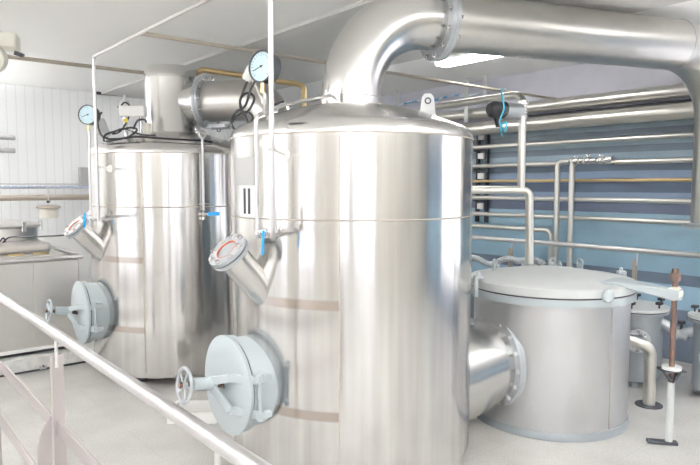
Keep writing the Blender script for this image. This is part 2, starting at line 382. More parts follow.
# ------------------------------------------------------------------ the two big tanks
R1 = .745; ZB = .065
def az(d):                                    # unit vector: degrees from the viewer's side, + to the left
    a = math.radians(d); return V((-math.sin(a), -math.cos(a), 0))
def tank(cx, cy, label):
    c = V((cx, cy, 0)); t = thing('process_tank', c, label, 'tank', 'two tall steel tanks')
    up = V((0, 0, 1))
    sh = MB()
    sh.lathe([(0, ZB), (R1-.06, ZB), (R1-.015, ZB+.012), (R1, ZB+.05), (R1, .55), (R1, 1.06), (R1, 1.517), (R1+.003, 1.519), (R1+.003, 1.524), (R1, 1.526), (R1, 1.75), (R1, 1.968), (R1+.003, 1.97), (R1+.003, 1.976), (R1, 1.978)], c, up, 128)
    s = sh.build('shell', M['shell'], t, ang=50)
    # upright weld bead
    a = az(5); MB().bar(c+a*(R1+.001)+up*(ZB+.06), c+a*(R1+.001)+up*1.96, .006, .004, a.cross(up)).build('weld_seam', M['brownsteel'], s)
    for zr in (1.522, 1.972): MB().annulus(c, up, R1-.002, R1+.0035, .006, zr-.003, 128).build('weld_seam', M['brownsteel'], s)
    pr = [(R1, 1.978), (R1-.003, 2.0), (R1-.016, 2.025), (R1-.045, 2.048), (R1-.09, 2.065)]
    for k in range(1, 9):
        f = k/8; pr.append((R1-.09-(R1-.09-.15)*f, 2.065+.125*math.sin(f*PI/2)))
    MB().lathe(pr+[(0, 2.19)], c, up, 128).build('dome', M['steel'], t, ang=60)
    for d in (20, 140, 260):
        a = az(d)*.55; MB().box(c+a+up*(ZB/2), (.12, .12, ZB)).build('foot', M['dark'], t)
    # ---- manway
    n = az(52); tt = V((-n.y, n.x, 0)); tt = -tt if tt.x < 0 else tt
    mc = c+n*R1+up*.60
    mn = MB(); mn.lathe([(.25, -.14), (.25, .075), (.268, .078), (.268, .105), (.235, .105), (.235, -.1)], mc, n, 64)
    mw = mn.build('manway_neck', M['grey'], t)
    MB().annulus(mc, n, .2, .262, .008, .1055, 64).build('gasket', M['black'], mw)
    MB().annulus(mc, n, .251, .31, .006, -.155, 64).build('reinforcing_ring', M['steel'], mw)
    dr = MB(); dr.lathe([(0, .114), (.272, .114), (.275, .12), (.275, .135), (.265, .141), (.15, .151), (0, .155)], mc, n, 64)
    do = dr.build('manway_door', M['grey'], t)
    h = MB(); hp = mc+tt*.288+n*.085
    h.tube([hp-up*.13, hp+up*.13], .013, 12)
    for z in (-.1, .1): h.bar(hp+up*z-n*.06, hp+up*z+n*.02, .035, .03, tt); h.disc(hp+up*z, up, .02, .05, -.025, 14)
    h.build('hinge', M['grey'], do, bevel=.002)
    yk = MB(); n2 = (n+U*.12).normalized(); ap = mc+n*.235+U*.03
    for z in (-.1, .085):
        p0 = hp+up*z; p1 = mc+tt*.13+n*.18+up*z*.95; yk.bar(p0, p1, .045, .018, up); yk.bar(p1, ap+up*z*.1, .045, .018, up)
    yk.disc(ap-n2*.03, n2, .036, .13, 0, 16)
    yk.build('yoke', M['grey'], do, bevel=.003)
    MB().tube([mc+n*.15, ap, ap+n2*.175], .016, 14).build('screw', M['rust'], do)
    handwheel(ap+n2*.145, n2, .09, do, M['galv'])
    # ---- inclined sight nozzle
    ns = V((-.50, -.48, .72)).normalized(); a = az(44); o = c+a*(R1-.0)+up*1.165
    nz = MB(); nz.lathe([(.083, -.16), (.083, .235)], o, ns, 48); no = nz.build('sight_nozzle', M['steel'], t)
    MB().annulus(o, ns, .06, .112, .018, .235).build('flange', M['galv'], no)
    MB().annulus(o, ns, .06, .104, .008, .253).build('gasket', M['black'], no)
    MB().annulus(o, ns, .062, .112, .02, .261).build('clamp_ring', M['galv'], no)
    MB().annulus(o, ns, .0575, .062, .012, .27).build('seal_ring', M['gasket'], no)
    MB().disc(o, ns, .056, .012, .262).build('glass_pane', M['glass'], no)
    bolts(no, o+ns*.28, ns, .094, 8, .011, .018, a0=.3)
    # ---- lifting lug
    lp = c+V((.455, -.14, 0))+up*2.105
    lg = MB(); pts = [(-.05, 0), (.05, 0), (.036, .12), (.02, .142), (-.02, .142), (-.036, .12)]
    vs = [lp+V((x, y, z)) for y in (-.008, .008) for x, z in pts]
    lg.add(vs, [tuple(range(5, -1, -1))[::-1], tuple(range(6, 12))[::-1]]+[(i, i+6, (i+1) % 6+6, (i+1) % 6) for i in range(6)])
    lo = lg.build('lifting_lug', M['lid'], t)
    e = MB(); e.annulus(lp+V((0, -.012, .1)), V((0, 1, 0)), .012, .02, .024, 0, 24); e.build('eye_bush', M['dark'], lo)
    # small stud holding the down tube
    return t, c
U = V((0, 0, 1))
U = V((0, 0, 1))
T1, c1 = tank(.01, 3.9, 'large brushed steel tank with domed top in the middle foreground')
T2, c2 = tank(-1.65, 5.85, 'steel tank standing further back on the left, partly behind the central tank')

# --- central tank: collar, elbow, flange; plate and thermometer
D = V((.94, .34, 0)).normalized(); RP = .185
nk = MB(); nk.lathe([(RP+.03, 2.165), (RP+.006, 2.19), (RP+.006, 2.235), (RP, 2.24)], c1, U, 64); nk.build('collar', M['steel'], T1)
ZP = 2.76; fl = c1+D*.57+U*ZP
path = fillet([c1+U*2.17, c1+U*ZP, fl], .5, 16)
el = MB().tube(path, RP, 48).build('outlet_elbow', M['steel'], T1, ang=60)
MB().annulus(fl, D, RP-.01, RP+.065, .028, 0, 64).build('elbow_flange', M['galv'], el)
bolts(el, fl, -D, RP+.04, 12, .012, .022, 'chrome', .1)
a = az(50); tg = V((-a.y, a.x, 0))
pl = MB()
def curved_plate(z0, z1, d0, d1, off, k=6):
    mb = MB(); vs = []
    for i in range(k+1):
        q = az(d0+(d1-d0)*i/k)
        for z in (z0, z1):
            vs.append(c1+q*(R1+off)+U*z)
    for i in range(k+1):
        q = az(d0+(d1-d0)*i/k)
        for z in (z0, z1): vs.append(c1+q*(R1+.0005)+U*z)
    o = 2*(k+1); fs = []
    for i in range(k):
        fs.append((2*i, 2*i+1, 2*i+3, 2*i+2)); fs.append((o+2*i, 2*i, 2*i+2, o+2*i+2)); fs.append((2*i+1, o+2*i+1, o+2*i+3, 2*i+3))
    fs.append((0, o, o+1, 1)); fs.append((2*k, 2*k+1, o+2*k+1, o+2*k))
    return mb.add(vs, fs)
curved_plate(1.705, 1.855, 45, 61, .006).build('name_plate', M['plate'], T1)
th = curved_plate(1.525, 1.70, 43, 56, .012).build('thermometer_board', M['paper'], T1)
curved_plate(1.545, 1.685, 50.5, 52, .015, 2).build('black_strip', M['black'], th)
curved_plate(1.545, 1.685, 47, 48.5, .015, 2).build('black_strip', M['black'], th)
# clamp foot seen at lower right of the shell
MB().box(c1+az(-38)*(R1+.01)+U*.03, (.14, .06, .06), az(-38).cross(U), az(-38)).build('foot', M['galv'], T1, bevel=.004)

# --- left tank: wide column with rounded cap, branch, flange
RN = .25; D2 = V((.96, -.28, 0)).normalized()
nk = MB(); nk.lathe([(RN+.02, 2.1), (RN, 2.14), (RN, 2.675), (RN+.002, 2.677), (RN+.002, 2.682), (RN, 2.684), (RN, 2.73), (RN-.01, 2.76), (RN-.035, 2.782), (RN-.09, 2.795), (0, 2.805)], c2, U, 64)
co = nk.build('vapour_column', M['steel'], T2)
ZQ = 2.465
MB().lathe([(RP, .1), (RP, .33)], c2+U*ZQ, D2, 48).build('branch', M['steel'], co)
MB().annulus(c2+U*ZQ, D2, RP-.01, RP+.06, .025, .33, 64).build('branch_flange', M['galv'], co)
bolts(co, c2+U*ZQ+D2*.33, -D2, RP+.037, 14, .012, .02, 'chrome')

# --- overhead ducts
e0 = fl+D*.03; s_end = 3.12
end = c1+D*(.62+2.49)+U*ZP
t = thing('overhead_duct', e0, 'thick steel duct crossing the top right and bending down at the frame edge', 'duct')
dp = fillet([e0, end, V((end.x, end.y, 1.40))], .55, 18)
pp = MB().tube(dp, RP, 48).build('duct_pipe', M['duct_steel'], t, ang=60)
w = e0.lerp(end, .80); MB().ring(w, D, RP, .004, 64, 6).build('weld_ring', M['steel'], pp)
MB().annulus(e0, D, RP-.01, RP+.065, .028, 0, 64).build('flange', M['galv'], t)
bolts(t, e0+D*.028, D, RP+.04, 12, .012, .022, 'chrome', .1)
MB().annulus(V((end.x, end.y, 1.36)), U, RP-.01, RP+.06, .03, 0, 48).build('flange', M['galv'], t)

q0 = c2+D2*.36+U*ZQ
t = thing('rear_duct', q0, 'steel duct bolted to the left tank column, bending down behind the central tank', 'duct')
q1 = c2+D2*1.0+U*ZQ
MB().tube(fillet([q0, q1, V((q1.x, q1.y, .02))], .26, 14), RP, 40).build('duct_pipe', M['duct_steel'], t, ang=60)
MB().annulus(q0, D2, RP-.01, RP+.06, .025, 0, 64).build('flange', M['galv'], t)
bolts(t, q0+D2*.025, D2, RP+.037, 14, .012, .02, 'chrome')
MB().annulus(V((q1.x, q1.y, 0)), U, RP-.01, RP+.06, .025, 0, 48).build('floor_flange', M['galv'], t)
# saddle under the duct
sd = MB(); sc = q0+D2*.10-U*(RP+.045); sd.box(sc, (.2, .12, .035), D2, D2.cross(U)); sd.bar(sc, V((sc.x-.05, sc.y, 2.15)), .04, .04)
sd.build('saddle', M['galv'], t)

# --- brassy pipe over the rear duct
bp = [at(197, 69, 5.9), at(304, 85, 6.1), at(307, 110, 6.1)]
t = thing('brass_pipe', bp[0], 'golden brass coloured pipe running over the rear duct', 'pipe')
MB().tube(fillet([at(197, 110, 5.95), at(197, 69, 5.9), bp[1], V((bp[1].x, bp[1].y, 1.9))], .06), .026, 14).build('pipe', M['brass'], t)
MB().annulus(V((bp[1].x, bp[1].y, 2.3)), U, .02, .045, .03, 0, 20).build('coupling', M['brass'], t)

# ------------------------------------------------------------------ duct between the tank and the round vessel
cv = V((1.485, 4.56, 0)); RV = .552
dv = (cv-c1); dist = dv.length; dv.normalize()
o = c1+U*.455
fs = dist-RV+.07
t = thing('connecting_duct', c1+dv*R1+U*.455, 'short wide duct joining the central tank to the round vessel', 'duct')
MB().tube([c1+U*.365+dv*(R1-.16), c1+U*.385+dv*R1, c1+U*.45+dv*(fs-.05), c1+U*.455+dv*(fs+.04)], [.335, .325, .272, .27], 64).build('duct_pipe', M['steel'], t)
MB().annulus(o, dv, .268, .325, .025, fs-.045, 64).build('flange', M['galv'], t)
MB().annulus(o, dv, .26, .322, .025, fs-.016, 64).build('counter_flange', M['galv'], t)
bolts(t, o+dv*(fs-.045), -dv, .298, 16, .012, .016, 'lid')

# ------------------------------------------------------------------ round vessel
t = thing('round_vessel', cv, 'low round steel vessel with a pale bolted lid right of the central tank', 'tank')
MB().lathe([(0, .02), (RV, .02), (RV, .905)], cv, U, 96).build('body', M['vessel_steel'], t)
MB().lathe([(RV-.02, 0), (RV+.014, 0), (RV+.014, .022), (RV+.006, .05), (RV-.02, .05)], cv, U, 96).build('base_band', M['potgrey'], t)
a = az(-28); MB().bar(cv+a*RV+U*.06, cv+a*RV+U*.88, .006, .005, a.cross(U)).build('weld_seam', M['brownsteel'], t)
MB().annulus(cv, U, RV-.03, RV+.035, .05, .905, 96).build('body_flange', M['grey'], t)
MB().annulus(cv, U, RV-.03, RV+.028, .012, .955, 96).build('gasket', M['black'], t)
ld = MB(); ld.lathe([(RV-.03, .967), (RV+.035, .967), (RV+.035, 1.02), (RV+.025, 1.026), (RV-.04, 1.028), (RV-.07, 1.034), (RV-.2, 1.062), (.2, 1.085), (0, 1.092)], cv, U, 96)
lid = ld.build('lid', M['lid'], t)
for d in (76, 150, 205, -100):
    a = az(d); tg = a.cross(U); g = MB(); p = cv+a*(RV+.035)
    g.bar(p+a*.012+U*.90, p+a*.012+U*1.05, .035, .03, tg); g.bar(p+a*.025+U*1.045, p-a*.04+U*1.045, .035, .025, tg)
    g.disc(p-a*.01+U*1.05, U, .014, .03, 0, 8)
    g.build('clamp', M['grey'], t, bevel=.004)
a = az(-19); MB().disc(cv+a*(RV+.03)+U*.985, a, .045, .03, 0, 24, .006).build('boss', M['grey'], t)
for d, rr in ((118, .42), (-125, .36), (-160, .33)):
    a = az(d); e = MB(); p = cv+a*rr+U*1.035; e.bar(p, p+U*.06, .05, .012, a.cross(U)); e.ring(p+U*.07, a, .025, .009, 20, 6); e.build('lid_eye', M['grey'], lid)
# bowed rib of the lid arm
jp = V((2.10, 3.97, 0))
arm = MB(); a0 = cv+V((.14, .02, 1.09)); dirr = (jp-cv); dirr.z = 0; dirr.normalize(); sd_ = dirr.cross(U)
P0 = cv+dirr*.30+U*1.045; P1_ = cv+dirr*.52+U*1.06; P2 = jp+U*1.0
vs = []
for p, w_, h_ in ((cv+dirr*.40+U*1.03, .15, .03), (cv+dirr*.48+U*1.04, .13, .03), (cv+dirr*.60+U*1.03, .085, .04), (jp+U*1.0-dirr*.03, .035, .07), (jp+U*1.0+dirr*.04, .03, .07)):
    for sx in (-1, 1):
        for sz in (-1, 1): vs.append(p+sd_*w_*sx+U*h_*.5*sz)
fs_ = []
for i in range(4):
    o_ = 4*i; fs_ += [(o_, o_+1, o_+5, o_+4), (o_+2, o_+6, o_+7, o_+3), (o_+1, o_+3, o_+7, o_+5), (o_, o_+4, o_+6, o_+2)]
fs_ += [(0, 2, 3, 1), (16, 17, 19, 18)]
arm.add(vs, fs_); arm.build('lid_arm', M['grey'], t, bevel=.006)
fk = MB(); fk.annulus(jp+U*1.005-sd_*.03, sd_, .02, .045, .06, 0, 20); fk.build('arm_eye', M['beige'], t)

# ------------------------------------------------------------------ screw jack of the lid
t = thing('lid_jack', jp, 'rusty threaded jack post on a pale lower tube beside the round vessel', 'jack')
b = MB(); b.bar(jp+V((-.13, .03, .012)), jp+V((.05, -.012, .012)), .05, .02, U.cross(V((1, -.2, 0)))); b.build('base_plate', M['dark'], t, bevel=.002)
MB().tube([jp+U*.02, jp+U*.42], .023, 20).build('lower_tube', M['lid'], t)
th = MB(); pr = [(0, .42)]
z = .42
while z < 1.12: pr += [(.019, z), (.0155, z+.006)]; z += .012
pr += [(0, z)]; th.lathe(pr, jp, U, 14); th.build('threaded_rod', M['rust'], t, ang=60)
n_ = MB(); n_.lathe([(.0, 1.085), (.03, 1.085), (.033, 1.095), (.033, 1.135), (.022, 1.14), (.02, 1.165), (.0, 1.165)], jp, U, 6); n_.build('nut', M['rust'], t)
b = MB(); b.box(jp+U*.50+V((.0, -.0, 0)), (.14, .11, .012)); b.bar(jp+V((-.05, 0, .49)), jp+V((-.0, 0, .42)), .05, .012); b.bar(jp+V((.05, 0, .49)), jp+V((.0, 0, .42)), .05, .012)
b.build('bracket', M['dark'], t)
ty = MB(); ty.annulus(jp+U*.505, U, .02, .06, .02, 0, 20); ty.build('collar', M['white'], t)

# ------------------------------------------------------------------ bent steel pipe going into the floor
fp = V((2.32, 4.70, 0))
t = thing('drain_pipe', fp, 'bent steel pipe from the round vessel down into the floor', 'pipe')
vd = (fp-cv); vd.normalize()
start = cv+V((.50, .22, .57))
MB().tube(fillet([start, fp+U*.46, fp+U*.0], .10, 10), .044, 24).build('pipe', M['pipe_steel'], t)
MB().annulus(fp, U, .045, .10, .008, 0, 24).build('floor_collar', M['dark'], t)

# ------------------------------------------------------------------ filter pots
def star_knob(p, parent, R=.028):
    k = MB(); vs = []
    for zz in (.035, .06):
        for i in range(12):
            a_ = 2*PI*i/12; r_ = R*1.25 if i % 3 == 0 else R*.55; vs.append(V(p)+V((math.cos(a_)*r_, math.sin(a_)*r_, zz)))
    k.add(vs, [tuple(range(11, -1, -1)), tuple(range(12, 24))]+[(i, (i+1) % 12, (i+1) % 12+12, i+12) for i in range(12)])
    k.disc(p, U, .008, .04, 0, 8)
    k.build('star_knob', M['black'], parent, bevel=.003)
def pot(c, R, H, label, nk, a0=0, side=None):
    t = thing('filter_housing', c, label, 'filter', 'filter pots by the blue wall')
    MB().lathe([(0, .03), (R*.6, .03), (R-.02, .06), (R-.01, .1), (R-.01, H-.05), (R+.03, H-.05), (R+.03, H-.03), (0, H-.03)], c, U, 48).build('body', M['potgrey'], t)
    for k in range(3):
        a = az(120*k+20)*(R*.7); MB().box(c+a+U*.02, (.05, .05, .05)).build('foot', M['potgrey'], t)
    MB().annulus(c, U, .05, R+.025, .01, H-.03, 48).build('gasket', M['black'], t)
    l = MB().lathe([(0, H-.02), (R+.035, H-.02), (R+.035, H), (R+.02, H+.006), (R*.5, H+.02), (0, H+.024)], c, U, 48).build('lid', M['lid'], t)
    for k in range(nk):
        a = a0+2*PI*k/nk; star_knob(c+V((math.cos(a)*(R-.01), math.sin(a)*(R-.01), H+.004)), l)
    if side is not None:
        for z in side[1]:
            n = side[0]; MB().lathe([(.06, R-.03), (.06, R+.02)], c+U*z, n, 24).build('nozzle', M['potgrey'], t)
            f = MB().annulus(c+U*z, n, .055, .10, .018, R+.02, 32).build('flange', M['galv'], t)
            bolts(f, c+U*z+n*(R+.038), n, .08, 8, .009, .012)
    return t
pa = V((2.46, 5.30, 0)); pb = V((2.96, 4.90, 0))
pot(pa, .24, .67, 'grey filter pot with white lid and black star knobs just behind the round vessel', 6, .0, (V((-.3, -.95, 0)).normalized(), (.42,)))
pot(pb, .19, .66, 'grey filter pot with star knobs cut by the right edge of the frame', 6, .3, (V((-.62, -.78, 0)).normalized(), (.36,)))
dd = (pb-pa).normalized()
t = thing('linking_pipe', pa+dd*.2+U*.5, 'sagging grey pipe linking the two filter pots', 'pipe')
MB().tube(smooth([pa+dd*.17+U*.56, pa+dd*.24+U*.54, pa+dd*.32+U*.48, pa+dd*.42+U*.46, pb-dd*.25+U*.48, pb-dd*.15+U*.52]), .042, 18).build('pipe', M['galv'], t)
MB().annulus(pa+dd*.33+U*.475, dd, .04, .06, .02, 0, 24).build('coupling', M['galv'], t)
v_ = MB(); v_.tube([pa+dd*.37+U*.5, pa+dd*.37+U*.56], .012, 10); v_.disc(pa+dd*.37+U*.56, U, .03, .02, 0, 16); v_.build('vent_cap', M['black'], t)

# ------------------------------------------------------------------ pipes on the blue wall
def wall_pipe(px, py, b, r, m, label, px0=300, px1=790, cap=True):
    z = on(px, py, b).z
    s0 = on(px1, py, b).dot(A); s1 = on(px0, py, b).dot(A)
    p0 = W(b, s0, z); p1 = W(b, s1, z)
    return tag(MB().tube([p0, p1], r, 20).build('wall_pipe', M[m], loc=(p0+p1)/2), label, 'pipe', 'pipes along the blue wall')
wall_pipe(600, 99.5, 6.08, .066, 'pipe_steel', 'thick pale pipe, topmost along the blue wall', 438)
wall_pipe(600, 118, 6.06, .078, 'pipe_steel', 'thick steel pipe, second from the top along the blue wall')
wall_pipe(600, 140, 6.12, .026, 'pipe_steel', 'slim steel pipe just under the two thick wall pipes')
wall_pipe(650, 161, 6.12, .027, 'pipe_steel', 'slim steel wall pipe carrying the small valves, right-hand run', 604)
wall_pipe(525, 164.7, 6.12, .025, 'pipe_steel', 'slim steel wall pipe carrying the small valves, left-hand run', 300, 561)
wall_pipe(600, 180.3, 6.14, .018, 'brass', 'thin brass coloured pipe along the blue wall')
wall_pipe(600, 199.8, 6.12, .026, 'pipe_steel', 'slim steel pipe next below the thin brass coloured wall pipe')
wall_pipe(600, 219, 6.12, .026, 'pipe_steel', 'lowest full-length slim steel pipe along the blue wall')
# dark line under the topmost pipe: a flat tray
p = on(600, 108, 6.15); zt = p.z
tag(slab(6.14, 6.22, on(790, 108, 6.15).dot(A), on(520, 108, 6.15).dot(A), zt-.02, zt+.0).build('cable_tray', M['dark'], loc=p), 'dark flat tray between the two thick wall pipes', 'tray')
# lowest short pipe bending down behind the vessel
p0 = on(430, 224, 6.0); p1 = on(551, 231, 6.0); p1.z = on(525, 229, 6.0).z; p0.z = p1.z
tag(MB().tube(fillet([W(6.0, p0.dot(A), p1.z), W(6.0, p1.dot(A), p1.z), W(6.0, p1.dot(A), .0)], .07), .026, 16).build('bent_pipe', M['pipe_steel'], loc=p1),
    'short steel pipe low on the blue wall, bending down behind the vessel lid', 'pipe')
# two vertical risers with valves
def riser(pxt, pxb, yt, label, pe):
    b = 5.96; z = on(600, 160.5, b).z
    s = on(pxt, 190, b).dot(A); se = on(pe, 160, b).dot(A)
    return tag(MB().tube(fillet([W(b, se, z), W(b, s, z), W(b, s, 0)], .07), .03, 16).build('riser_pipe', M['pipe_steel'], loc=W(b, s, 0)), label, 'pipe', 'upright steel pipes by the blue wall')
riser(557, 557, 162, 'left one of the twin upright pipes rising behind the vessel lid', 574)
riser(571.5, 571, 162, 'right one of the twin upright pipes rising behind the vessel lid', 586)
b = 5.96; z = on(600, 160.5, b).z
t = thing('valve_manifold', W(b, on(590, 160, b).dot(A), z), 'cluster of small chrome valves on the slim wall pipe', 'valve')
for px, h in ((576, .045), (588, .06), (601, .05)):
    p = W(b, on(px, 160, b).dot(A), z); k = MB()
    k.lathe([(0, -.07), (.032, -.07), (.032, -.05), (.02, -.045), (.038, -.015), (.038, .015), (.02, .045), (.032, .05), (.032, .07), (0, .07)], p, A, 16)
    k.tube([p, p+U*h], .009, 8)
    vo = k.build('valve_body', M['chrome'], t); handwheel(p+U*h, V((.2, -.3, .9)), .03, vo, M['chrome'])
q = W(b, on(610, 160, b).dot(A), z); MB().lathe([(0, -.03), (.045, -.03), (.045, .03), (0, .03)], q, A, 20).build('union', M['chrome'], t)
MB().tube([W(b, on(611, 160, b).dot(A), z), W(6.12, on(604, 160, 6.12).dot(A), z-.0)], .02, 10).build('link', M['pipe_steel'], t)

# pipe with the dark ball cap: comes from the left, elbows down, joins the cross pipe that drops on the lid
yb = 5.3
t = thing('lid_feed_pipe', at(531, 262, 4.85), 'steel pipework dropping onto the back of the vessel lid', 'pipe')
j0 = at(418, 190, 4.85); j1 = at(529.5, 190, 4.85); j0.z = j1.z
mp_ = MB().tube(fillet([j0, j1, V((j1.x+.012, j1.y, 1.055))], .06), .032, 20).build('drop_pipe', M['pipe_steel'], t)
MB().annulus(V((j1.x+.012, j1.y, 1.075)), U, .03, .06, .014, 0, 24).build('collar', M['chrome'], mp_)
MB().annulus(V((j1.x+.012, j1.y, 1.055)), U, .03, .065, .014, 0, 24).build('collar', M['galv'], mp_)
k0 = at(521, 190, 4.85); k0.z = j1.z; k1 = at(524, 94, 4.85); k2 = at(435, 107, 5.6)
rp = MB().tube(fillet([k0, V((k0.x, k0.y, k1.z)), k2], .08), .03, 18).build('riser', M['pipe_steel'], t)
zz = at(523, 118, 4.85).z
MB().annulus(V((k0.x, k0.y, zz)), U, .024, .045, .012, 0, 20).build('union', M['chrome'], rp)
MB().annulus(V((k0.x, k0.y, zz+.035)), U, .024, .045, .012, 0, 20).build('union', M['chrome'], rp)
MB().annulus(V((k0.x, k0.y, zz+.10)), U, .024, .04, .03, 0, 20).build('union', M['chrome'], rp)
bc = at(506, 110, 4.85); bn = (at(492, 109, 4.75)-at(520, 111, 4.85)).normalized()
MB().lathe([(0, -.02), (.062, -.02), (.062, .14), (0, .14)], at(518, 111.5, 4.85), bn, 32).build('steel_sleeve', M['galv'], t)
cp = MB(); o_ = at(518, 111, 4.85)+bn*.13
cp.lathe([(0, 0), (.064, 0), (.066, .02), (.066, .09), (.06, .12), (.04, .14), (0, .147)], o_, bn, 32); cp.tube([o_+bn*.07-U*.06, o_+bn*.05-U*.13], .02, 12)
cp.build('ball_cap', M['black'], t)
cord = o_+bn*.03
tag(MB().tube(smooth([cord+V((.02, -.0, .16)), cord+V((-.02, -.09, .12)), cord+V((.0, -.1, 0)), cord+V((-.03, -.09, -.1)), cord+V((.02, -.06, -.17)), cord+V((.03, -.05, -.1)), cord+V((-.01, -.05, -.13)), cord+V((.0, -.05, -.2))]), .0065, 8).build('cord', M['bluecord'], loc=cord),
    'turquoise cord hanging over the dark cap', 'cord')
# spotted cable running along the top of the wall
z = on(450, 97, 6.15).z
mb = MB(); s0 = on(505, 95, 6.15).dot(A); s1 = on(340, 95, 6.15).dot(A)
mb.tube(smooth([W(6.15, s0+(s1-s0)*i/14, z+.012*math.sin(i*2.1)) for i in range(15)]), .014, 8)
tag(mb.build('wrapped_cable', M['bluecord'] if 0 else mat('cable_wrap', (.72, .78, .84), .6, var=((9, 9, 9), (.12, .38, .66), .5, .56)), loc=W(6.15, s0, z)), 'white cable with blue wraps running high behind the lifting lug', 'cable')

# hangers
for px, yb_, w_, lb in ((398, 108, .05, 'pale upright hanger bar beside the curve of the central elbow'), (466, 122, .06, 'pale hanger bar holding the thick wall pipes at their left'), (485, 99, .05, 'short grey hanger bar above the dark ball cap')):
    p = on(px, yb_, 5.97); tag(MB().box(W(5.97, p.dot(A), (p.z+ZC)/2), (.012, w_, ZC-p.z), B, A).build('pipe_hanger', M['lid'], loc=p), lb, 'hanger', 'pipe hangers')
# upright support rack with clamps
p = on(483, 170, 6.2)
t = thing('pipe_rack', W(6.2, p.dot(A), 1.2), 'dark upright rack holding the wall pipes beside the central tank', 'rack')
s_ = p.dot(A); zt = on(483, 134, 6.2).z; zb = on(483, 222, 6.2).z
for ds in (-.07, .07): MB().box(W(6.19, s_+ds, (zt+zb)/2), (.05, .03, zt-zb), B, A).build('upright', M['dark'], t)
for py in (137, 156, 176, 206):
    z = on(483, py, 6.2).z; MB().box(W(6.16, s_, z), (.03, .08, .07), B, A).build('clamp_plate', M['white'], t)
    MB().box(W(6.17, s_, z+.07), (.03, .22, .03), B, A).build('cross_bar', M['dark'], t)

# cross pipe in the B direction, high: from the thin loop line to the wall
zl = 2.63; sx = 3.80
p0 = W(1.49, sx, zl); p1 = W(B1-.01, sx, zl)
tag(MB().tube([p0, p1], .0135, 12).build('cross_pipe', M['brownsteel'], loc=(p0+p1)/2), 'thin brownish pipe crossing high behind the central elbow to the far wall', 'pipe')
# small rod tail to the wall
# ---------------------------------------------------------- air line with two drops
t = thing('air_line', W(1.49, 2.33, zl), 'thin pale tube running overhead with a drop to each tank', 'pipe')
d1 = W(1.49, 2.33, 1.46); d2 = W(1.49, 4.69, 0); d2.z = 1.44
d2b = W(1.49, 4.69, zl)
MB().tube(fillet([d2, d2b, W(1.49, -1.0, zl)], .03), .0115, 12).build('main_tube', M['rail_steel'], t)
tip1 = c1+az(33)*(R1+.02)+U*1.46
MB().tube(fillet([W(1.49, 2.33, zl), d1, V((tip1.x, tip1.y, 1.46))], .05), .0115, 12).build('drop_tube', M['rail_steel'], t)
tip2 = c2+az(33)*(R1+.02)+U*1.44
MB().tube([d2, tip2], .0115, 12).build('drop_tube', M['rail_steel'], t)
for p, c in ((W(1.49, 2.33, 1.86), c1), (W(1.49, 4.69, 1.84), c2)):
    tp = c+az(28)*(R1-.005); tp.z = p.z
    q = MB(); q.tube([p, tp], .006, 8); q.disc(tp, (p-tp), .03, .02, 0, 16); q.ring(p, U, .014, .006, 14, 6); q.build('standoff', M['pipe_steel'], t)

# gauge lines
def gauge(p, n, parent, R=.08):
    n = V(n).normalized(); x, y, _ = basis(n)
    g = MB(); g.lathe([(0, -.055), (R*.9, -.055), (R*.98, -.05), (R, -.04), (R+.001, .012), (R+.001, .02), (R-.004, .02), (R-.004, .012), (0, .012)], p, n, 40)
    o = g.build('gauge_case', M['dark'], parent)
    MB().disc(p, n, R-.007, .002, .012, 40).build('dial_face', M['dial'], o)
    k = MB()
    for i in range(19):
        a = math.radians(-45+270*i/18); d = x*math.cos(a)+y*math.sin(a); l_ = .010 if i % 3 else .016
        k.bar(p+n*.0148+d*(R-.012-l_), p+n*.0148+d*(R-.012), .0015, .001, n.cross(d))
    k.build('scale_marks', M['black'], o)
    nd = MB(); a = math.radians(200); d = x*math.cos(a)+y*math.sin(a); nd.bar(p+n*.017-d*.015, p+n*.017+d*R*.68, .004, .0015, n.cross(d)); nd.disc(p, n, .006, .006, .014, 12)
    nd.build('needle', M['black'], o)
    MB().tube([p-y*R, p-y*(R+.05)], .011, 8).build('stem', M['brass'], o)
    return o
g1 = at(263, 67, 3.2); low1 = at(257.5, 230, 3.10)
t = thing('gauge_line', low1, 'pale tube with a round dial gauge standing left of the central tank dome', 'gauge')
bend = V((low1.x, low1.y, at(257, 116, 3.1).z)); g_b = V((g1.x+.02, g1.y, bend.z+.015))
nkp = c1+az(40)*(RP+.01)+U*2.235
MB().tube(fillet([low1, bend, V((-.36, 3.33, 2.125)), nkp], .04), .0105, 12).build('tube', M['rail_steel'], t)
MB().tube(smooth([g1-U*.125, g1-U*.16+V((.01, 0, 0)), V((bend.x+.03, bend.y+.05, bend.z+.01))]), .009, 10).build('stem_tube', M['rail_steel'], t)
gauge(g1, (-.55, -.82, .05), t)
ball_valve(low1+V((.035, 0, -.01)), (1, 0, 0), t, (-.05, 0, -1))
ball_valve(low1+V((.09, 0.02, -.0)), (1, .1, 0), t, (0, 0, 1)).children[0].data.materials[0] = M['chrome']
MB().tube(fillet([low1+V((0, 0, 0)), low1-U*.03, V((-.42, 3.32, low1.z-.05))], .01), .012, 10).build('tail', M['chrome'], t)
g2 = at(88.5, 115, 5.15); low2 = at(91, 212, 5.15)
t = thing('gauge_line', low2, 'pale tube with a round dial gauge standing left of the rear tank', 'gauge')
MB().tube(smooth([low2, V((low2.x, low2.y, 1.9)), V((g2.x+.005, g2.y, g2.z-.2)), g2-U*.12]), .0105, 12).build('tube', M['rail_steel'], t)
gauge(g2, (-.12, -.98, .05), t)
ball_valve(low2+V((-.01, 0, -.02)), (0, .1, 1), t, (-.05, 0, -1))
MB().tube(fillet([low2, low2-U*.06, low2+V((.12, .16, -.08))], .01), .012, 10).build('tail', M['chrome'], t)

